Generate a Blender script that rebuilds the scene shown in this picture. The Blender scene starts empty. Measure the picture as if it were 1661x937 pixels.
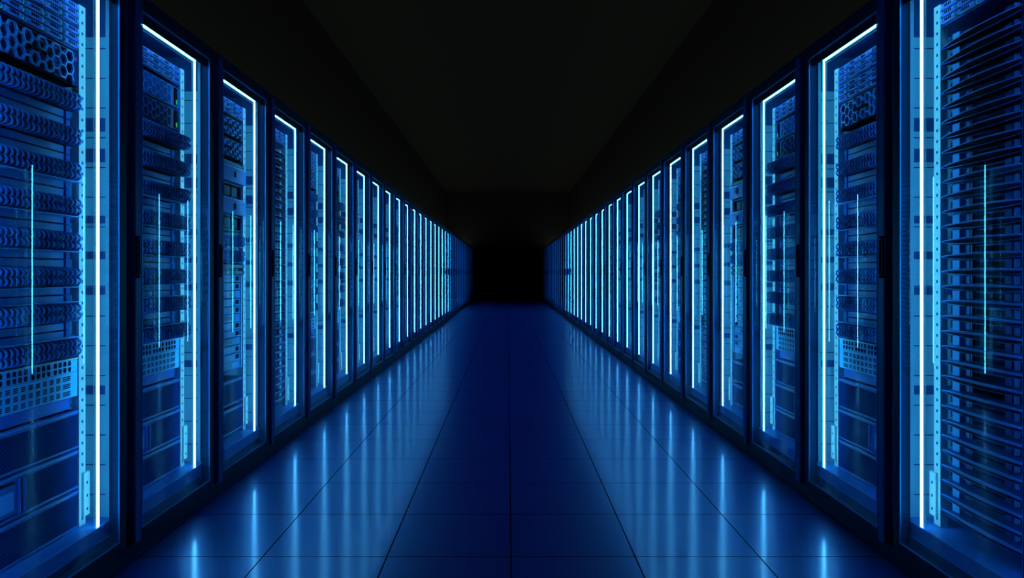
import bpy, math
from mathutils import Vector

# ------------------------------------------------------------------ camera, world, exposure
scene = bpy.context.scene
COL = scene.collection
W_PX, H_PX, F_PX = 1661.0, 937.0, 1139.5
CAM_Z = 1.134
cd = bpy.data.cameras.new('camera'); cam = bpy.data.objects.new('camera', cd); COL.objects.link(cam)
cam.location = (0, 0, CAM_Z); cam.rotation_euler = (math.pi / 2, 0, 0)
cd.sensor_width = 36.0; cd.lens = 36.0 * F_PX / W_PX
cd.shift_x = (W_PX / 2 - 824.0) / W_PX
cd.shift_y = -(H_PX / 2 - 445.0) / W_PX
cd.clip_start = 0.05; cd.clip_end = 200
scene.camera = cam

world = bpy.data.worlds.new('world'); scene.world = world; world.use_nodes = True
bg = world.node_tree.nodes['Background']
bg.inputs[0].default_value = (0.0028, 0.0030, 0.0029, 1); bg.inputs[1].default_value = 1.0
scene.view_settings.view_transform = 'Standard'; scene.view_settings.look = 'None'
scene.view_settings.gamma = 1.0; scene.view_settings.use_curve_mapping = False
scene.view_settings.exposure = 0.25

LED_POWER = 21.0                 # radiance of the light tubes
LED_COLOUR = (0.10, 0.68, 0.95)
FILL_STRIP_POWER = 31.0               # unseen fill strips added behind the near door stiles to brighten the equipment
def uplight(x):
    l = bpy.data.lights.new('ceiling_fill', 'AREA'); l.shape = 'RECTANGLE'; l.size = 0.5; l.size_y = 33.0
    l.color = (0.62, 0.95, 0.95); l.energy = 195.0
    o = bpy.data.objects.new('ceiling_fill', l); COL.objects.link(o); o.location = (x, 17.5, 2.36); o.rotation_euler = (math.pi, 0, 0)
uplight(-2.15); uplight(2.15)    # unseen fill lights added over the cabinet roofs to brighten the dark ceiling
X_LEFT, X_RIGHT = -1.497, 1.510  # door planes of the two rows
Y_FIRST, PITCH = 2.056, 0.8165
N_CAB = 34

# ------------------------------------------------------------------ materials
MATS = {}
def mat(name, base, rough=0.5, metal=0.0, spec=0.5, spec_tint=None, noise=0.0):
    m = bpy.data.materials.new(name); m.use_nodes = True
    nt = m.node_tree; b = nt.nodes['Principled BSDF']
    b.inputs['Base Color'].default_value = (*base, 1)
    b.inputs['Roughness'].default_value = rough
    b.inputs['Metallic'].default_value = metal
    b.inputs['Specular IOR Level'].default_value = spec
    if spec_tint: b.inputs['Specular Tint'].default_value = (*spec_tint, 1)
    if noise:
        tc = nt.nodes.new('ShaderNodeTexCoord'); n = nt.nodes.new('ShaderNodeTexNoise')
        n.inputs['Scale'].default_value = 9.0; n.inputs['Detail'].default_value = 5
        nt.links.new(tc.outputs['Object'], n.inputs['Vector'])
        mr = nt.nodes.new('ShaderNodeMapRange')
        mr.inputs['To Min'].default_value = max(0.02, rough - noise); mr.inputs['To Max'].default_value = rough + noise
        nt.links.new(n.outputs['Fac'], mr.inputs['Value']); nt.links.new(mr.outputs['Result'], b.inputs['Roughness'])
    MATS[name] = m
    return m

BT = (0.15, 0.45, 1.0)
mat('frame_black', (0.0015, 0.006, 0.028), 0.45, 0, 0.18, BT, 0.06)
mat('gap_black', (0.001, 0.001, 0.0015), 0.8, 0, 0.1)
mat('frame_edge', (0.03, 0.17, 0.60), 0.30, 0, 0.6, BT)
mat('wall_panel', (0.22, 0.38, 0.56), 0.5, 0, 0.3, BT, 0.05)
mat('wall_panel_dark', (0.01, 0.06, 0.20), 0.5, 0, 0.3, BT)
mat('interior_dark', (0.003, 0.030, 0.16), 0.45, 0, 0.3, BT)
mat('ledge', (0.02, 0.16, 0.55), 0.35, 0, 0.5, BT)
mat('rail', (0.50, 0.50, 0.55), 0.4, 0, 0.4)
mat('black', (0.0010, 0.003, 0.012), 0.8, 0, 0.04, BT)
mat('stile_blue', (0.006, 0.035, 0.20), 0.4, 0, 0.3, BT)
mat('navy', (0.002, 0.014, 0.09), 0.4, 0, 0.4, BT)
mat('blue', (0.010, 0.075, 0.36), 0.4, 0, 0.4, BT)
mat('blue_light', (0.07, 0.26, 0.65), 0.4, 0, 0.4, BT)
mat('violet', (0.03, 0.10, 0.55), 0.45, 0, 0.3, BT)
mat('carrier', (0.15, 0.22, 0.72), 0.35, 0, 0.5, BT)
mat('cable', (0.035, 0.16, 0.50), 0.3, 0, 0.55, BT)
mat('vent', (0.10, 0.42, 0.82), 0.45, 0, 0.3, BT)

def emis(name, colour, strength, per_object=False):
    m = bpy.data.materials.new(name); m.use_nodes = True; nt = m.node_tree; nt.nodes.clear()
    o = nt.nodes.new('ShaderNodeOutputMaterial'); e = nt.nodes.new('ShaderNodeEmission')
    e.inputs['Color'].default_value = (*colour, 1); e.inputs['Strength'].default_value = strength
    if per_object:               # per-object strength, kept in the object's colour; weakens far tubes to imitate haze
        oi = nt.nodes.new('ShaderNodeObjectInfo'); mu = nt.nodes.new('ShaderNodeMath'); mu.operation = 'MULTIPLY'
        sp = nt.nodes.new('ShaderNodeSeparateColor')
        nt.links.new(oi.outputs['Color'], sp.inputs[0]); nt.links.new(sp.outputs[0], mu.inputs[0])
        mu.inputs[1].default_value = strength; nt.links.new(mu.outputs[0], e.inputs['Strength'])
    nt.links.new(e.outputs[0], o.inputs[0]); MATS[name] = m
emis('led', LED_COLOUR, LED_POWER, True)
emis('led_halo', (0.05, 0.44, 0.80), 0.60, True)  # halo around the tubes, put in as weak emission
emis('fill_led', (0.055, 0.42, 0.86), FILL_STRIP_POWER, True)
emis('green_light', (0.02, 0.75, 0.32), 0.45)
emis('green_meter', (0.08, 0.85, 0.15), 0.45)
emis('purple_light', (0.25, 0.08, 0.9), 0.5)

def glass():
    m = bpy.data.materials.new('door_glass'); m.use_nodes = True; nt = m.node_tree; nt.nodes.clear()
    N = nt.nodes.new
    o = N('ShaderNodeOutputMaterial'); t = N('ShaderNodeBsdfTransparent'); g = N('ShaderNodeBsdfGlossy')
    t.inputs[0].default_value = (0.86, 0.95, 1.0, 1)
    g.inputs['Roughness'].default_value = 0.0; g.inputs[0].default_value = (0.75, 0.92, 1, 1)
    f = N('ShaderNodeFresnel'); f.inputs[0].default_value = 1.62
    geo = N('ShaderNodeNewGeometry'); inv = N('ShaderNodeMath'); inv.operation = 'SUBTRACT'; inv.inputs[0].default_value = 1
    mu = N('ShaderNodeMath'); mu.operation = 'MULTIPLY'; mx = N('ShaderNodeMixShader'); L = nt.links.new
    L(geo.outputs['Backfacing'], inv.inputs[1]); L(inv.outputs[0], mu.inputs[0]); L(f.outputs[0], mu.inputs[1])
    L(mu.outputs[0], mx.inputs[0]); L(t.outputs[0], mx.inputs[1]); L(g.outputs[0], mx.inputs[2]); L(mx.outputs[0], o.inputs[0])
    MATS['glass'] = m
glass()

def mesh_fabric(name, c0, c1, scale):
    """perforated sheet: small diagonal grid of holes"""
    m = mat(name, c0, 0.8, 0, 0.04, BT); nt = m.node_tree; N = nt.nodes.new; L = nt.links.new
    tc = N('ShaderNodeTexCoord'); mp = N('ShaderNodeMapping'); mp.inputs['Rotation'].default_value = (math.radians(45), 0, 0)
    mp.inputs['Scale'].default_value = (scale,) * 3
    L(tc.outputs['Object'], mp.inputs[0]); sp = N('ShaderNodeSeparateXYZ'); L(mp.outputs[0], sp.inputs[0])
    outs = []
    for ax in (1, 2):
        fr = N('ShaderNodeMath'); fr.operation = 'FRACT'; L(sp.outputs[ax], fr.inputs[0])
        sb = N('ShaderNodeMath'); sb.operation = 'SUBTRACT'; sb.inputs[1].default_value = 0.5; L(fr.outputs[0], sb.inputs[0])
        p = N('ShaderNodeMath'); p.operation = 'POWER'; p.inputs[1].default_value = 2; L(sb.outputs[0], p.inputs[0]); outs.append(p)
    ad = N('ShaderNodeMath'); ad.operation = 'ADD'; L(outs[0].outputs[0], ad.inputs[0]); L(outs[1].outputs[0], ad.inputs[1])
    lt = N('ShaderNodeMath'); lt.operation = 'LESS_THAN'; lt.inputs[1].default_value = 0.09; L(ad.outputs[0], lt.inputs[0])
    mx = N('ShaderNodeMix'); mx.data_type = 'RGBA'; mx.inputs[6].default_value = (*c0, 1); mx.inputs[7].default_value = (*c1, 1)
    L(lt.outputs[0], mx.inputs[0]); L(mx.outputs[2], nt.nodes['Principled BSDF'].inputs['Base Color'])
mesh_fabric('mesh_dark', (0.003, 0.022, 0.14), (0.0005, 0.002, 0.008), 95)
mesh_fabric('mesh_blue', (0.03, 0.14, 0.55), (0.004, 0.02, 0.12), 170)

def floor_material():
    m = bpy.data.materials.new('polished_tiles'); m.use_nodes = True; nt = m.node_tree; nt.nodes.clear()
    N = nt.nodes.new; L = nt.links.new
    o = N('ShaderNodeOutputMaterial'); tc = N('ShaderNodeTexCoord'); sp = N('ShaderNodeSeparateXYZ'); L(tc.outputs['Object'], sp.inputs[0])
    def joint(axis, off, half):
        s = N('ShaderNodeMath'); s.operation = 'SUBTRACT'; s.inputs[1].default_value = off - 0.25; L(sp.outputs[axis], s.inputs[0])
        d = N('ShaderNodeMath'); d.operation = 'DIVIDE'; d.inputs[1].default_value = 0.499; L(s.outputs[0], d.inputs[0])
        f = N('ShaderNodeMath'); f.operation = 'FRACT'; L(d.outputs[0], f.inputs[0])
        c = N('ShaderNodeMath'); c.operation = 'SUBTRACT'; c.inputs[1].default_value = 0.5; L(f.outputs[0], c.inputs[0])
        a = N('ShaderNodeMath'); a.operation = 'ABSOLUTE'; L(c.outputs[0], a.inputs[0])
        l = N('ShaderNodeMath'); l.operation = 'LESS_THAN'; l.inputs[1].default_value = half / 0.499; L(a.outputs[0], l.inputs[0])
        return l
    jx = joint(0, 0.0125, 0.0028); jy = joint(1, 0.330, 0.0028)
    mxj = N('ShaderNodeMath'); mxj.operation = 'MAXIMUM'; L(jx.outputs[0], mxj.inputs[0]); L(jy.outputs[0], mxj.inputs[1])
    dif = N('ShaderNodeBsdfDiffuse'); dif.inputs[0].default_value = (0.002, 0.022, 0.42, 1)
    g1 = N('ShaderNodeBsdfGlossy'); g1.inputs[0].default_value = (0.58, 0.46, 0.62, 1)
    g2 = N('ShaderNodeBsdfGlossy'); g2.inputs[0].default_value = (0.24, 0.34, 0.66, 1); g2.inputs['Roughness'].default_value = 0.32
    no = N('ShaderNodeTexNoise'); no.inputs['Scale'].default_value = 1.3; L(tc.outputs['Object'], no.inputs['Vector'])
    mr = N('ShaderNodeMapRange'); mr.inputs['To Min'].default_value = 0.10; mr.inputs['To Max'].default_value = 0.16
    L(no.outputs['Fac'], mr.inputs['Value']); L(mr.outputs['Result'], g1.inputs['Roughness'])
    m1 = N('ShaderNodeMixShader'); m1.inputs[0].default_value = 0.6; L(g1.outputs[0], m1.inputs[1]); L(g2.outputs[0], m1.inputs[2])
    m2 = N('ShaderNodeMixShader'); m2.inputs[0].default_value = 0.62; L(dif.outputs[0], m2.inputs[1]); L(m1.outputs[0], m2.inputs[2])
    blk = N('ShaderNodeBsdfDiffuse'); blk.inputs[0].default_value = (0.001, 0.002, 0.004, 1)
    m3 = N('ShaderNodeMixShader'); L(mxj.outputs[0], m3.inputs[0]); L(m2.outputs[0], m3.inputs[1]); L(blk.outputs[0], m3.inputs[2])
    L(m3.outputs[0], o.inputs[0]); MATS['floor'] = m
floor_material()
mat('ceiling_paint', (0.010, 0.0075, 0.006), 0.9, 0, 0.0)
mat('wall_paint', (0.010, 0.0075, 0.006), 0.9, 0, 0.0)

# ------------------------------------------------------------------ mesh builder (x = depth into the row, mirrored for the left row)
class MB:
    def __init__(s, side=1): s.v = []; s.f = []; s.m = []; s.names = []; s.side = side; s.smooth = []
    def mi(s, name):
        if name not in s.names: s.names.append(name)
        return s.names.index(name)
    def add(s, vs, fs, m, smooth=False):
        b = len(s.v); k = s.mi(m); s.v += [tuple(v) for v in vs]
        for f in fs: s.f.append([b + i for i in f]); s.m.append(k); s.smooth.append(smooth)
    def box(s, x0, x1, y0, y1, z0, z1, m):
        s.add([(x0, y0, z0), (x1, y0, z0), (x1, y1, z0), (x0, y1, z0), (x0, y0, z1), (x1, y0, z1), (x1, y1, z1), (x0, y1, z1)],
              [(3, 2, 1, 0), (4, 5, 6, 7), (0, 1, 5, 4), (1, 2, 6, 5), (2, 3, 7, 6), (3, 0, 4, 7)], m)
    def bev(s, x0, x1, y0, y1, z0, z1, m, b=0.003):
        """box whose front (x0) face is chamfered by b on all four sides"""
        s.add([(x0, y0 + b, z0 + b), (x0, y1 - b, z0 + b), (x0, y1 - b, z1 - b), (x0, y0 + b, z1 - b),
               (x0 + b, y0, z0), (x0 + b, y1, z0), (x0 + b, y1, z1), (x0 + b, y0, z1),
               (x1, y0, z0), (x1, y1, z0), (x1, y1, z1), (x1, y0, z1)],
              [(3, 2, 1, 0), (4, 0, 1, 5), (5, 1, 2, 6), (6, 2, 3, 7), (7, 3, 0, 4),
               (8, 4, 5, 9), (9, 5, 6, 10), (10, 6, 7, 11), (11, 7, 4, 8), (8, 9, 10, 11)], m)
    def prism(s, pts, x0, x1, m):
        """outline in (y, z), extruded from x0 to x1"""
        n = len(pts)
        s.add([(x0, y, z) for y, z in pts] + [(x1, y, z) for y, z in pts],
              [tuple(range(n))[::-1], tuple(range(n, 2 * n))] + [(i, (i + 1) % n, n + (i + 1) % n, n + i) for i in range(n)], m)
    def bar(s, p, q, w, x0, x1, m):
        dy, dz = q[0] - p[0], q[1] - p[1]; l = math.hypot(dy, dz) or 1; ny, nz = -dz / l * w / 2, dy / l * w / 2
        ey, ez = dy / l * w * .28, dz / l * w * .28
        s.prism([(p[0] - ny - ey, p[1] - nz - ez), (q[0] - ny + ey, q[1] - nz + ez), (q[0] + ny + ey, q[1] + nz + ez), (p[0] + ny - ey, p[1] + nz - ez)], x0, x1, m)
    def tube(s, pts, r, m, n=6):
        pts = [Vector(p) for p in pts]; vs = []; fs = []
        for i, p in enumerate(pts):
            t = (pts[min(i + 1, len(pts) - 1)] - pts[max(i - 1, 0)]).normalized()
            a = t.cross(Vector((0, 1, 0)))
            if a.length < 1e-3: a = t.cross(Vector((0, 0, 1)))
            a.normalize(); b = t.cross(a)
            vs += [p + (a * math.cos(2 * math.pi * k / n) + b * math.sin(2 * math.pi * k / n)) * r for k in range(n)]
        for i in range(len(pts) - 1):
            for k in range(n): fs.append((i * n + k, i * n + (k + 1) % n, (i + 1) * n + (k + 1) % n, (i + 1) * n + k))
        fs.append(tuple(range(n))[::-1]); fs.append(tuple((len(pts) - 1) * n + k for k in range(n)))
        s.add(vs, fs, m, True)
    def mesh(s, name):
        me = bpy.data.meshes.new(name)
        if s.side < 0:
            me.from_pydata([(-x, y, z) for x, y, z in s.v], [], [f[::-1] for f in s.f])
        else: me.from_pydata(s.v, [], s.f)
        for nm in s.names: me.materials.append(MATS[nm])
        me.polygons.foreach_set('material_index', s.m); me.polygons.foreach_set('use_smooth', s.smooth)
        # consistent outward normals for every shell
        import bmesh
        bm = bmesh.new(); bm.from_mesh(me)
        if name == 'lip': bmesh.ops.remove_doubles(bm, verts=bm.verts, dist=1e-5)
        bmesh.ops.recalc_face_normals(bm, faces=bm.faces); bm.to_mesh(me); bm.free()
        return me

def link(name, data, parent=None, loc=(0, 0, 0)):
    o = bpy.data.objects.new(name, data); COL.objects.link(o); o.location = loc
    if parent: o.parent = parent
    return o

# a template is a list of (part name, mesh, offset, extras, [sub-parts of the same shape])
def spawn(name, tmpl, loc, label, cat, group=None):
    root = link(name, None, None, loc); root.empty_display_size = 0.05
    root['label'] = label; root['category'] = cat
    if group: root['group'] = group
    def rec(parent, items):
        for it in items:
            pn, me, off, ex, subs = it
            o = link(pn, me, parent, off)
            for k, v in ex.items(): o[k] = v
            rec(o, subs)
    rec(root, tmpl)
    return root
def P(name, mb, off=(0, 0, 0), subs=(), **ex):
    me = mb if isinstance(mb, bpy.types.Mesh) else mb.mesh(name)
    return (name, me, off, ex, list(subs))

def struct(name, mb):
    o = link(name, mb.mesh(name)); o['kind'] = 'structure'; return o

# ------------------------------------------------------------------ the room
Y_END = 33.2
b = MB(); b.box(-2.9, 2.9, -1.5, Y_END + .1, -0.05, 0, 'floor'); struct('floor', b)
b = MB(); b.box(-2.9, 2.9, -1.5, Y_END + .1, 5.0, 5.05, 'ceiling_paint'); struct('ceiling', b)
b = MB(); b.box(-2.95, 2.95, Y_END, Y_END + .1, 0, 5.0, 'wall_paint'); struct('wall_back', b)
b = MB(); b.box(-2.95, -2.9, -1.5, Y_END, 0, 5.0, 'wall_paint'); struct('wall_left', b)
b = MB(); b.box(2.9, 2.95, -1.5, Y_END, 0, 5.0, 'wall_paint'); struct('wall_right', b)

# ------------------------------------------------------------------ cabinets
Z_BOT, Z_TOP = 0.099, 2.214      # glass
GL = 0.651                       # glass width
CA, CB = -0.0815, 0.7335         # cabinet ends
def cabinet_template(S, far=False):
    T = []
    D = 1.0
    fr = MB(S)
    fr.box(0.030, D, CA, CB, 2.250, 2.300, 'frame_black')                 # roof
    fr.box(0.004, 0.10, CA, CB, 0, 0.060, 'frame_black')                  # plinth
    fr.box(0.10, D, CA, CB, 0, 0.030, 'gap_black')
    fr.box(0.045, 0.085, CA, -0.036, 0.060, 2.25, 'gap_black')            # front posts
    fr.box(0.045, 0.077, 0.706, CB, 0.060, 2.25, 'gap_black')
    fr.box(D - .01, D, CA, CB, 0.03, 2.25, 'gap_black')                   # back
    T.append(P('carcass', fr))
    sp = MB(S)
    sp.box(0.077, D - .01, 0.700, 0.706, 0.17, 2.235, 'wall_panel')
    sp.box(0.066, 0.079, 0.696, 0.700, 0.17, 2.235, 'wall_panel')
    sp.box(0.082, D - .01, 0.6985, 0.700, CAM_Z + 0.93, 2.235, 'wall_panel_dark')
    z = 0.27; i = 0
    while z < 2.04 and not far:
        sp.box(0.082, 0.60, 0.6985, 0.700, z, z + 0.004, 'interior_dark'); z += 0.1165
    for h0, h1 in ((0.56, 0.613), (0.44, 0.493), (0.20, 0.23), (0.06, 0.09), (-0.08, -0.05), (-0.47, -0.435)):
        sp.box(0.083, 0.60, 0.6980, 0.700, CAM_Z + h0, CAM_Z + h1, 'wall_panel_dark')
    T.append(P('side_panel', sp))
    sp = MB(S); sp.box(0.070, D - .01, -0.036, -0.030, 0.17, 2.235, 'wall_panel'); T.append(P('side_panel', sp))
    tp = MB(S); tp.box(0.070, D - .01, -0.030, 0.706, 2.235, 2.250, 'interior_dark'); T.append(P('roof_panel', tp))
    bs = MB(S)
    bs.bev(0.042, D - .01, -0.030, 0.700, 0.100, 0.183, 'ledge', 0.002)
    bs.box(0.036, 0.042, -0.030, 0.700, 0.062, 0.128, 'navy')
    bs.box(0.036, 0.040, -0.030, 0.700, 0.128, 0.131, 'frame_edge')
    T.append(P('base_shelf', bs))
    # light tubes along the far side and roof; glowing fins imitate their halo
    lv = MB(S); lv.box(0.045, 0.0535, 0.5855, 0.5940, 0.184, 2.194, 'led')
    lh = MB(S); lh.box(0.045, 0.0545, -0.025, 0.5845, 2.1840, 2.1940, 'led')
    sv = MB(S)
    for a, c in ((0.5775, 0.5825), (0.5965, 0.6015)): sv.box(0.0490, 0.0510, a, c, 0.184, 2.199, 'led_halo')
    sv.box(0.0510, 0.0530, 0.569, 0.5715, 0.184, 2.180, 'rail')
    sh = MB(S); sh.box(0.0490, 0.0510, -0.028, 0.5775, 2.1770, 2.1820, 'led_halo'); sh.box(0.0490, 0.0510, -0.028, 0.5775, 2.1960, 2.2010, 'led_halo')
    sh.box(0.0510, 0.0530, -0.028, 0.569, 2.1685, 2.1710, 'rail')
    ns = MB(S); ns.box(0.041, 0.043, -0.029, -0.002, 0.175, 2.18, 'fill_led')  # added fill strip, out of sight behind the near stile
    T.append(P('light_tube', lv, subs=[P('tube_halo_channel', sv)]))
    T.append(P('light_tube', lh, subs=[P('tube_halo_channel', sh)]))
    T.append(P('fill_strip', ns))
    # perforated mounting rails
    for near in (False, True):
        r = MB(S)
        y0, y1 = (0.581, 0.621) if not near else (0.029, 0.069)
        r.box(0.113, 0.116, y0, y1, 0.186, 2.148, 'rail')
        yr = y0 if not near else y1 - .003
        r.box(0.116, 0.140, yr, yr + .003, 0.186, 2.148, 'rail')
        if not far:
            z = 0.212
            while z < 2.14:
                yc = (y0 + y1) / 2
                r.prism([(yc + .0052 * math.cos(a * math.pi / 4), z + .0062 * math.sin(a * math.pi / 4)) for a in range(8)], 0.1124, 0.1131, 'navy')
                z += 0.0407
        if not near:
            r.bev(0.102, 0.113, y0 + .014, y1 + .012, 0.22, 0.385, 'rail', 0.002)
            for z in (0.245, 0.295, 0.345):
                yc = (y0 + y1) / 2 + .013
                r.prism([(yc + .0052 * math.cos(a * math.pi / 4), z + .0062 * math.sin(a * math.pi / 4)) for a in range(8)], 0.1014, 0.1021, 'navy')
        T.append(P('mounting_rail', r))
    # glass door
    d = MB(S)
    zb, zt = 0.052, 2.262
    d.bev(0.0, 0.040, GL, GL + .052, zb, zt, 'frame_black', 0.004)        # far stile
    d.bev(0.0, 0.040, -.052, 0, zb, zt, 'stile_blue', 0.004)             # near stile
    d.box(0.002, 0.040, 0, GL, Z_TOP, zt, 'frame_black')
    d.box(0.020, 0.024, 0, GL, 2.1765, Z_TOP, 'frame_black')               # hood in front of the top tube
    d.box(0.002, 0.040, 0, GL, zb, Z_BOT, 'frame_black')
    g = MB(S); g.box(0.002, 0.008, 0.0, GL, Z_BOT, Z_TOP, 'glass')
    e = MB(S); w = 0.0045
    e.box(-0.002, 0.002, 0, w, Z_BOT, Z_TOP, 'frame_edge'); e.box(-0.002, 0.002, GL - w, GL, Z_BOT, Z_TOP, 'frame_edge')
    e.box(-0.002, 0.002, w, GL - w, Z_TOP - w, Z_TOP, 'frame_edge'); e.box(-0.002, 0.002, w, GL - w, Z_BOT, Z_BOT + w, 'frame_edge')
    subs = [P('glass_pane', g), P('gasket', e)]
    if True:
        h = MB(S)
        h.bev(-0.006, 0.0, -0.048, -0.022, 1.120, 1.290, 'black', 0.002)
        h.box(-0.0068, -0.006, -0.044, -0.0425, 1.128, 1.282, 'frame_edge'); h.box(-0.0068, -0.006, -0.0275, -0.026, 1.128, 1.282, 'frame_edge')
        h.box(-0.010, -0.006, -0.038, -0.032, 1.135, 1.275, 'gap_black')
        subs.append(P('door_handle', h))
    T.append(P('glass_door', d, subs=subs))
    return T

# ------------------------------------------------------------------ rack units (origin: front, centre of width, underside)
YH = 0.25
def carrier_mesh(S):
    c = MB(S); c.bev(-0.012, 0.004, -0.041, 0.041, 0.001, 0.021, 'carrier', 0.004)
    for k in range(4): c.box(-0.0128, -0.0118, -0.018 + k * .0105, -0.0115 + k * .0105, 0.0065, 0.0165, 'black')
    c.bev(-0.016, -0.011, 0.027, 0.039, 0.004, 0.018, 'carrier', 0.002)
    c.bev(-0.015, -0.011, -0.039, -0.026, 0.006, 0.016, 'blue_light', 0.002)
    return c.mesh('drive_carrier')
def status_mesh(S):
    c = MB(S); c.box(-0.010, 0.0, 0.043, 0.0485, 0.005, 0.0155, 'green_light'); return c.mesh('status_light')
def drive_server(S, detail=True):
    b = MB(S); b.box(0.0, 0.55, -YH, YH, 0, 0.086, 'navy'); b.box(-0.003, 0, -YH, YH, 0, 0.003, 'blue')
    b.box(-0.003, 0, -YH, YH, 0.083, 0.086, 'blue')
    T = [P('chassis', b)]
    cm, sm = carrier_mesh(S), status_mesh(S)
    if detail:
        for r in range(3):
            for k in range(5): T.append(P('drive_carrier', cm, (0, -0.2 + .1 * k - .003, 0.006 + r * 0.0265), [P('status_light', sm)]))
    else:
        c = MB(S)
        for r in range(3):
            for k in range(5):
                y, z = -0.203 + .1 * k, 0.006 + r * .0265
                c.bev(-0.012, 0, y - .041, y + .041, z, z + .02, 'carrier', 0.004); c.box(-0.0126, -0.0118, y - .018, y + .022, z + .006, z + .015, 'black')
                c.box(-0.010, 0, y + .043, y + .0485, z + .005, z + .0155, 'green_light')
        T.append(P('drive_carriers', c))
    return T
def hex_edges(c0, c1, zlo, zhi, R):
    edges = set(); cols = int((c1 - c0) / (1.5 * R))
    for i in range(cols):
        yc = c0 + R + i * 1.5 * R
        j = -1
        while True:
            zc = zlo + R * .87 + j * R * math.sqrt(3) + (R * .866 if i % 2 else 0); j += 1
            if zc > zhi + R: break
            vs = [(round(yc + R * math.cos(a * math.pi / 3), 4), round(zc + R * math.sin(a * math.pi / 3), 4)) for a in range(6)]
            for a in range(6):
                p, q = vs[a], vs[(a + 1) % 6]
                if min(p[1], q[1]) < zlo - .002 or max(p[1], q[1]) > zhi + .002 or max(p[0], q[0]) > c1: continue
                edges.add(tuple(sorted((p, q))))
    return sorted(edges)
def honeycomb_server(S, H=0.128):
    b = MB(S); b.box(0.030, 0.55, -YH, YH, 0, H, 'gap_black'); b.box(0, 0.03, -YH, YH, 0, 0.008, 'black'); b.box(0, .03, -YH, YH, H - .003, H, 'navy')
    b.box(-.004, .03, 0.212, YH, 0.002, H, 'navy'); b.box(-.005, -.004, 0.212, 0.2135, 0.004, H - .004, 'blue')
    T = [P('chassis', b)]
    g = MB(S)
    for p, q in hex_edges(-0.248, 0.212, 0.010, H - .004, 0.0245): g.bar(p, q, 0.0052, -0.016, -0.006, 'blue_light')
    T.append(P('honeycomb_bezel', g))
    m = MB(S)
    for k in range(11):
        y = -0.232 + k * .0405
        m.bev(0.012, 0.03, y, y + .034, 0.014, 0.062, 'blue', .004); m.bev(0.012, 0.03, y, y + .034, 0.066, H - .008, 'blue', .004)
        m.box(0.0112, 0.0122, y + .008, y + .026, 0.022, 0.054, 'gap_black'); m.box(0.0112, 0.0122, y + .008, y + .026, 0.074, H - .018, 'gap_black')
    T.append(P('drive_modules', m))
    n = MB(S); n.bev(-0.020, -0.008, -0.035, 0.05, H * .5 - .006, H * .5 + .006, 'gap_black', .002); T.append(P('bezel_badge', n))
    l = MB(S); l.box(-0.006, -.004, 0.232, 0.236, H * .72, H * .85, 'purple_light'); T.append(P('status_light', l))
    return T
def mesh_server(S, H=0.101, dark=False):
    b = MB(S); b.bev(0, 0.55, -YH, YH, 0, H, 'navy' if dark else 'blue', .003); T = [P('chassis', b)]
    p = MB(S); p.bev(-0.006, 0.0, -0.245, 0.160, 0.006, H - .006, 'mesh_dark' if dark else 'mesh_blue', .003); T.append(P('perforated_panel', p))
    g = MB(S)
    for a, c in hex_edges(-0.245, 0.158, 0.008, H - .008, 0.0235): g.bar(a, c, 0.003, -0.0085, -0.006, 'blue_light' if not dark else 'blue')
    T.append(P('honeycomb_bezel', g))
    d = MB(S); d.bev(-0.005, 0, 0.195, 0.225, 0.010, H - .008, 'black', .002); d.box(-.0058, -.005, 0.206, 0.219, 0.014, 0.036, 'green_meter'); T.append(P('display_slot', d))
    return T
def loop_pts(up, big):
    """patch cord leaving its port, arching out and back in"""
    r = 0.0165 if big else 0.012
    zc = 0.048 if up else 0.019
    pts = [(0.012, 0, zc + r * .9)]
    for k in range(9):
        a = math.pi / 2 - k * math.pi / 8 * 1.05
        pts.append((-0.006 - r * math.cos(a) * 1.15, (k - 4) * 0.0006, zc + r * math.sin(a) * .95))
    pts.append((0.012, 0.002, zc - r * .9))
    return pts
def cable_mesh(S, up, big):
    c = MB(S); c.tube(loop_pts(up, big), 0.0037, 'cable'); c.box(-.002, 0.012, -.005, .005, (0.048 if up else .019) - .005, (0.048 if up else .019) + .004, 'navy')
    return c.mesh('patch_cable')
NCOL = 19
def patch_panel(S, individual, tray=None):
    b = MB(S); b.box(0.010, 0.020, -YH, YH, 0.0, 0.068, 'navy')
    for k in range(NCOL):
        y = -0.234 + k * .0258
        b.box(0.0092, 0.0102, y - .008, y + .008, 0.037, 0.056, 'black'); b.box(0.0092, 0.0102, y - .008, y + .008, 0.010, 0.029, 'black')
    b.box(0.020, 0.12, -YH + .02, YH - .02, 0.0, 0.066, 'gap_black')
    T = [P('port_panel', b)]
    ms = [cable_mesh(S, u, g) for u in (True, False) for g in (True, False)]
    offs = [(k, u, g) for k in range(NCOL) for u in (0, 1) for g in (0, 1)]
    if individual:
        for k, u, g in offs:
            T.append(P('patch_cable', ms[u * 2 + g], (0, -0.234 + k * .0258 + (0.0125 if g else 0), 0)))
    else:
        c = MB(S)
        for k, u, g in offs:
            y0 = -0.234 + k * .0258 + (0.0125 if g else 0)
            c.tube([(p[0], p[1] + y0, p[2]) for p in loop_pts(not u, not g)], 0.0037, 'cable', 5)
        T.append(P('patch_cables', c, kind='stuff'))
    if tray:
        z = -0.006 if tray == 'low' else 0.070
        t = MB(S); t.box(-0.024, 0.012, -YH, YH - .012, z, z + .003, 'blue_light'); T.append(P('cable_tray', t))
    return T
def blank_panel(S, H, y1=0.19, m='blue'):
    b = MB(S); b.bev(0.012, 0.10, -YH, y1, 0, H, m, .0015)
    b.box(0.016, 0.10, 0.208, 0.232, 0, H, m)
    b.box(0.03, 0.10, y1, 0.208, 0, H, 'gap_black'); b.box(0.03, 0.10, .232, YH, 0, H, 'navy')
    return [P('cover_plate', b)]
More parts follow.
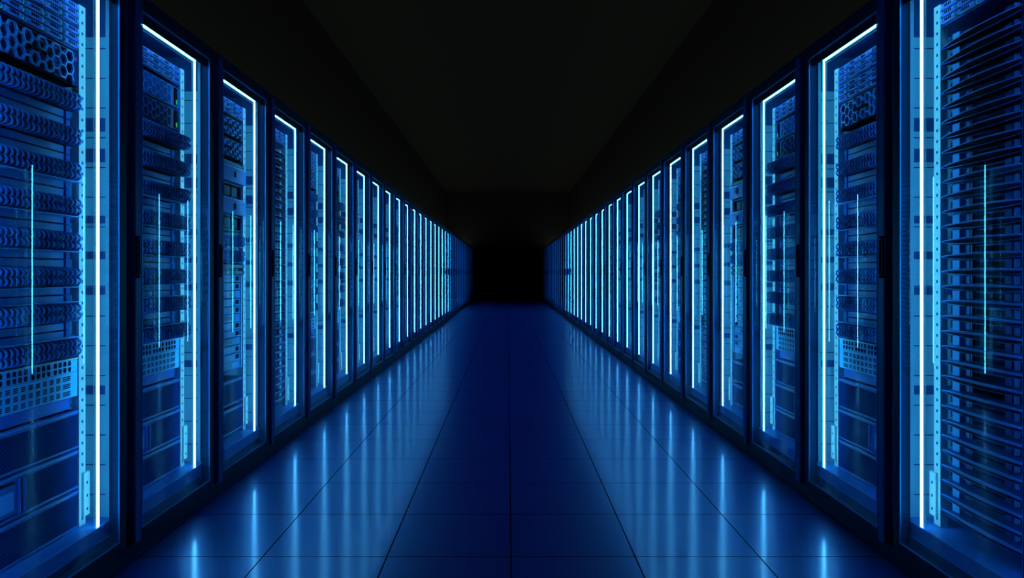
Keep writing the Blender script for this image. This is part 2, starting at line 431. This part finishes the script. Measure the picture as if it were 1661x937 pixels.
def vent_panel(S):
    H = 0.142
    b = MB(S); b.box(0.0, 0.40, -YH, YH, 0, H, 'vent'); b.box(-.0015, 0, -YH, YH, 0.0905, 0.0915, 'blue')
    for k in range(16):
        y = -0.232 + k * .0272 + (k // 4) * .009
        w = .0075
        b.prism([(y - w, .118), (y + w, .118), (y + w, .129), (y + w * .5, .136), (y - w * .5, .136), (y - w, .129)], -.0016, .0005, 'black')
        b.prism([(y - w, .112), (y - w, .101), (y - w * .5, .095), (y + w * .5, .095), (y + w, .101), (y + w, .112)], -.0016, .0005, 'black')
    for r in range(3):
        for c in range(12):
            y = -0.236 + c * .0365
            for q in range(3):
                z = 0.010 + r * .0275 + q * .0062
                w = .018 if c < 11 else .040
                b.bar((y, z), (y + w, z + .0008), .0032, -.0014, .0005, 'black')
    lip = MB(S); lip.box(-0.004, 0.0, -YH, YH, H - .002, H + .002, 'rail')
    return [P('vented_face', b), P('top_lip', lip)]
def mesh_chassis(S, H=0.143, split=False):
    b = MB(S); b.box(0.012, 0.55, -YH, YH, 0, H, 'gap_black')
    def framed(y0, y1, z0, z1, t, mb):
        mb.bev(-0.010, 0.012, y0, y1, z1 - t, z1, 'blue', .004); mb.bev(-0.010, 0.012, y0, y1, z0, z0 + t, 'blue', .004)
    f = MB(S); f.bev(-0.006, 0.012, -YH, YH, H - .018, H, 'blue', .005); f.bev(-0.006, 0.012, -YH, YH, 0, .010, 'blue', .003)
    f.box(-.0075, -.006, -YH, YH, H - .006, H - .004, 'blue_light')
    p = MB(S)
    if split:
        f.bev(-0.008, 0.012, -0.05, -0.035, 0.01, H - .018, 'blue', .004); f.bev(-0.008, 0.012, -0.075, -0.062, 0.01, H - .018, 'blue', .004)
        p.bev(0.0, 0.012, -0.035, YH, 0.010, H - .018, 'mesh_dark', .002)
        q = MB(S); q.bev(-0.004, 0.012, -YH, -0.075, 0.015, H - .03, 'blue', .004); q.bev(-.007, -.004, -YH + .02, -.095, .03, H - .05, 'blue_light', .002)
        return [P('chassis', b), P('bezel', f), P('perforated_panel', p), P('drive_cover', q)]
    p.bev(0.0, 0.012, -YH, YH, 0.010, H - .018, 'mesh_dark', .002)
    return [P('chassis', b), P('bezel', f), P('perforated_panel', p)]
def latch_chassis(S):
    H = 0.092
    b = MB(S); b.box(0, 0.5, -YH, YH, 0, H, 'navy')
    b.add([(-.03, -.12, 0), (-.03, .235, 0), (0, YH, 0), (0, -.20, 0), (-.03, -.12, H), (-.03, .235, H), (0, YH, H), (0, -.20, H)],
          [(0, 1, 5, 4), (1, 2, 6, 5), (2, 3, 7, 6), (3, 0, 4, 7), (0, 3, 2, 1), (4, 5, 6, 7)], 'violet')
    T = [P('housing', b)]
    c = MB(S); c.bev(-.034, -.03, -0.11, .23, H - .012, H - .003, 'carrier', .001); T.append(P('top_lip', c))
    l = MB(S); l.prism([(.065 + .011 * math.cos(a * math.pi / 6), H / 2 + .018 * math.sin(a * math.pi / 6)) for a in range(12)], -.034, -.029, 'black'); T.append(P('latch', l))
    return T
def fan_module(S):
    H = 0.090
    b = MB(S); b.box(0.02, 0.5, -YH, YH, 0, H, 'gap_black'); b.box(-.005, .02, -YH, YH, 0, .008, 'navy'); b.box(-.005, .02, -YH, YH, H - .007, H, 'navy')
    b.box(-.005, .02, .215, YH, 0, H, 'navy'); T = [P('chassis', b)]
    fm = MB(S); fm.bev(-0.002, 0.022, -.045, .045, 0, 0.064, 'navy', .006)
    for k in range(5): fm.box(-.0035, -.002, -.034, .034, .010 + k * .010, .013 + k * .010, 'black')
    me = fm.mesh('fan_cover')
    for k in range(4): T.append(P('fan_cover', me, (0, -.19 + k * .105, .012)))
    return T
def bar_panel(S):
    b = MB(S); b.bev(-.02, .3, -YH, .24, 0, .026, 'navy', .006); b.box(.0, .3, -YH, YH, -.001, .0, 'black')
    return [P('cover_plate', b)]
def shelf_unit(S, hole=True):
    H = 0.044
    b = MB(S); b.box(0.004, 0.5, -YH, YH - .012, 0, H, 'blue_light'); b.box(0, .004, -YH, YH - .012, 0, .004, 'gap_black'); b.box(-.004, .004, -YH, YH - .012, .004, .007, 'vent')
    b.box(-.004, .004, YH - .024, YH - .012, 0, H, 'vent'); T = [P('drawer_body', b)]
    h = MB(S)
    if hole: h.box(.002, .0045, .16, .205, .012, .036, 'black')
    else: h.box(.002, .0045, -.16, .10, .014, .036, 'blue')
    T.append(P('port' if hole else 'inset_plate', h))
    return T
def blade_tray(S):
    """bowed dark lip with pale edges, shelf and a recessed back with openings"""
    n = 18; lip = MB(S); ed = MB(S); top = []
    def prof(t):   # t 0 at far rail .. 1 at near rail
        k = math.sin(math.pi * min(1, t * .98 + .0)) ** 0.75 if 0 < t < 1 else 0
        return k
    A = []
    for i in range(n + 1):
        t = i / n; y = YH - t * 2 * YH; k = prof(t)
        A.append((y, -0.003 - 0.028 * k, 0.013 - 0.0105 * k - .001, 0.013 + 0.0105 * k + .001, 0.014 * k))
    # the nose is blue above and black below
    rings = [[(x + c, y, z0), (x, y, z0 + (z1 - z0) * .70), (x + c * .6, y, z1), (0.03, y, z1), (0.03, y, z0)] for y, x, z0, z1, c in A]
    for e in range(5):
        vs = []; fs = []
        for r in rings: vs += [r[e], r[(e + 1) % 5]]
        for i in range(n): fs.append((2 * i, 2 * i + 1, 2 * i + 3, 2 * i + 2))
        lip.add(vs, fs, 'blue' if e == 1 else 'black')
    lip.add(rings[0], [(0, 1, 2, 3, 4)], 'black'); lip.add(rings[-1], [(4, 3, 2, 1, 0)], 'black')
    for which in (0, 1):
        vs = []; fs = []
        for y, x, z0, z1, c in A:
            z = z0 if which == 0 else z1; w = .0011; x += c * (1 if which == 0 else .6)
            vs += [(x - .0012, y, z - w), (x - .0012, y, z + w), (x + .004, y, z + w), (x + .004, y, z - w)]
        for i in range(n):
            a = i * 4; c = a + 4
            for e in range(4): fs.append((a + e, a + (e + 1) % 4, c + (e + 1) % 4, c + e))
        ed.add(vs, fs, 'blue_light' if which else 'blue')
    sh = MB(S); vs = []; fs = []
    for y, x, z0, z1, c in A: vs += [(x + .002 + c * .6, y, z1), (x + .002 + c * .6, y, z1 + .0016), (.06, y, z1 + .0016), (.06, y, z1)]
    for i in range(n):
        a = i * 4; c = a + 4
        for e in range(4): fs.append((a + e, a + (e + 1) % 4, c + (e + 1) % 4, c + e))
    sh.add(vs, fs, 'blue')
    bk = MB(S)
    bk.box(0.040, 0.45, -YH, YH, 0.003, 0.0535, 'blue')
    bk.box(0.010, 0.040, 0.165, 0.205, 0.022, 0.0550, 'blue_light')
    bk.box(0.024, 0.040, 0.130, 0.165, 0.026, 0.0535, 'blue')
    bk.box(0.030, 0.0402, -0.050, 0.120, 0.029, 0.048, 'black'); bk.box(0.026, 0.040, 0.120, 0.128, 0.026, 0.0535, 'blue')
    bk.box(0.020, 0.040, -0.085, -0.055, 0.026, 0.0535, 'blue'); bk.box(0.016, 0.040, -0.108, -0.102, 0.026, 0.0535, 'blue_light')
    bk.box(0.028, 0.0402, -0.20, -0.115, 0.027, 0.052, 'black'); bk.box(0.030, 0.0402, 0.212, 0.246, 0.026, 0.0535, 'black')
    return [P('lip', lip), P('lip_edge', ed), P('shelf', sh), P('back_plate', bk)]

ORD = ['zeroth', 'first', 'second', 'third', 'fourth', 'fifth', 'sixth', 'seventh', 'eighth', 'ninth', 'tenth', 'eleventh', 'twelfth', 'thirteenth',
       'fourteenth', 'fifteenth', 'sixteenth', 'seventeenth', 'eighteenth', 'nineteenth', 'twentieth']
def ordinal(n):
    if n <= 20: return ORD[n]
    return {2: 'twenty-', 3: 'thirty-'}[n // 10] + ORD[n % 10] if n % 10 else {3: 'thirtieth'}[n // 10]

TC = {}
def tmpl(key, S, fn, *a):
    k = (key, S)
    if k not in TC: TC[k] = fn(S, *a)
    return TC[k]

def place(name, T, S, x0, y0, h0, label, cat, group, dx=0.0):
    return spawn(name, T, (x0 + S * (0.120 + dx), y0 + 0.331, CAM_Z + h0), label, cat, group)

def fill(kind, S, x0, y0, k, side):
    near = k <= 4
    where = 'in the %s %s cabinet' % (side, ordinal(k))
    gw = '%s %s cabinet' % (side, ordinal(k))
    def PL(name, T, h, lab, cat, g, dx=0.0): place(name, T, S, x0, y0, h, lab + ' ' + where, cat, g + ' in the ' + gw if g else None, dx)
    ds = tmpl('ds' + str(near), S, drive_server, near)
    if kind in 'AB' or kind == 'C' or kind == 'D':
        PL('drive_server', ds, 0.926, 'topmost blue drive server with green lights,', 'server', None)
    if kind == 'A':
        PL('drive_server', ds, 0.836, 'blue drive server resting above the honeycomb bezel,', 'server', None)
        PL('honeycomb_server', tmpl('hc', S, honeycomb_server), 0.702, 'server behind a pale blue open honeycomb bezel', 'server', None)
    if kind == 'B':
        PL('perforated_server', tmpl('ms', S, mesh_server), 0.812, 'paler perforated server with green meter, upper of two,', 'server', None)
        PL('perforated_server', tmpl('msd', S, mesh_server, 0.101, True), 0.702, 'darker perforated server with green meter, lower of two,', 'server', None)
    if kind == 'C':
        PL('honeycomb_server', tmpl('hc2', S, honeycomb_server, 0.112), 0.800, 'server with open honeycomb bezel, upper of two,', 'server', None)
        PL('honeycomb_server', tmpl('hc2', S, honeycomb_server, 0.112), 0.676, 'server with open honeycomb bezel, lower of two,', 'server', None)
        for q, hh in enumerate((0.535, 0.350)):
            w = ('upper', 'lower')[q]
            PL('latch_chassis', tmpl('lc', S, latch_chassis), hh, 'blue protruding box with black latch, %s of two,' % w, 'equipment box', None)
            PL('fan_module', tmpl('fm', S, fan_module), hh - .095, 'dark fan module below the %s latched box' % w, 'fan unit', None)
        PL('blank_panel', tmpl('bp2', S, bar_panel), 0.628, 'navy filler bar above the upper latched box', 'panel', None)
        for q in range(2):
            PL('patch_panel', tmpl('pp%s%s' % (k <= 3, 'low'), S, patch_panel, False, 'low'), 0.165 - q * .090,
               'cable-filled patch panel below the fan modules, %s of two,' % ('upper', 'lower')[q], 'patch panel', None)
        for q in range(2): PL('blank_panel', tmpl('bp2', S, bar_panel), 0.035 - q * .036, 'navy filler bar above the drawers, %s of two,' % ('upper', 'lower')[q], 'panel', None)
        n = 12
        for q in range(n):
            PL('rack_drawer', tmpl('sh%d' % (q % 3 != 2), S, shelf_unit, q % 3 != 2), -0.048 - q * .0465,
               'pale blue shallow drawer, %s from the top,' % ordinal(q + 1), 'drawer', 'pale blue drawers')
        for q, h in enumerate((-0.760, -0.925)):
            PL('mesh_chassis', tmpl('mc', S, mesh_chassis), h, 'black perforated chassis with blue bezel, %s of two,' % ('upper', 'lower')[q], 'server', None)
    if kind in 'AB':
        dx = -0.038 if kind == 'B' else 0.0
        ind = k <= 3
        for q in range(8):
            h = 0.642 - .13 * q - .034
            tray = None if q in (0, 1) else ('low' if q < 6 else 'high')
            PL('patch_panel', tmpl('pp%s%s' % (ind, tray), S, patch_panel, ind, tray), h,
               'blue patch panel with looped cables, %s from the top,' % ordinal(q + 1), 'patch panel', 'patch panels', dx)
            if q < 7 and k <= 9:
                for j in range(2):
                    PL('blank_panel', tmpl('bl', S, blank_panel, 0.026), h - .030 - .030 * j - .001,
                       'flat blank panel, %s one below the %s patch panel' % (('upper', 'lower')[j], ordinal(q + 1)), 'panel', 'blank panels')
        if k <= 9:
            PL('vented_switch', tmpl('vp', S, vent_panel), -0.454, 'pale blue switch with arched ports and vent slots', 'network switch', None)
            PL('blank_panel', tmpl('bv', S, blank_panel, 0.042, 0.215, 'violet'), -0.500, 'violet blue blank panel just under the vented switch', 'panel', None)
            for q, h in enumerate((-0.650, -0.800, -0.950)):
                PL('mesh_chassis', tmpl('mc%d' % (q == 1), S, mesh_chassis, 0.143, q == 1), h,
                   'black perforated chassis, %s,' % ('uppermost of the three', 'middle one with a side cover', 'lowest of the three')[q], 'server', None)
    if kind == 'D':
        for q in range(32):
            PL('blade_tray', tmpl('bt', S, blade_tray), 0.842 - q * .0555 - .013,
               'bowed dark server tray, %s from the top,' % ordinal(q + 1), 'server tray', 'bowed server trays')

def dim(k): return 1.0 if k <= 27 else math.exp(-(k - 27) / 2.2)  # fades the far tubes to imitate the aisle sinking into dark haze
for side, S, x0, kinds in (('left', -1, X_LEFT, 'ABCD'), ('right', 1, X_RIGHT, 'DABC')):
    full = cabinet_template(S); simple = cabinet_template(S, True)
    for k in range(1, N_CAB + 1):
        y0 = Y_FIRST + (k - 1) * PITCH
        kind = kinds[(k - 1) % 4]
        desc = {'A': 'holding drives, a honeycomb bezel and patch panels', 'B': 'holding perforated servers and patch panels',
                'C': 'holding latched boxes and pale drawers', 'D': 'holding a full stack of bowed trays'}[kind]
        if k <= 9: lab = 'server cabinet %s, %s along the %s row' % (desc, ordinal(k), side)
        elif k <= 20: lab = 'lit glass-door server cabinet, %s from the front of the %s row' % (ordinal(k), side)
        else: lab = 'dim glass-door server cabinet at the dark far end of the %s row' % side
        c = spawn('server_cabinet', full if k <= 9 else simple, (x0, y0, 0), lab, 'server cabinet', 'server cabinets of the %s row' % side)
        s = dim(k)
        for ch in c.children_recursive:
            if ch.name.startswith(('light_tube', 'tube_halo_channel', 'fill_strip')): ch.color = (s, s, s, 1)
        if k <= 9 or kind == 'B': fill(kind, S, x0, y0, k, side)
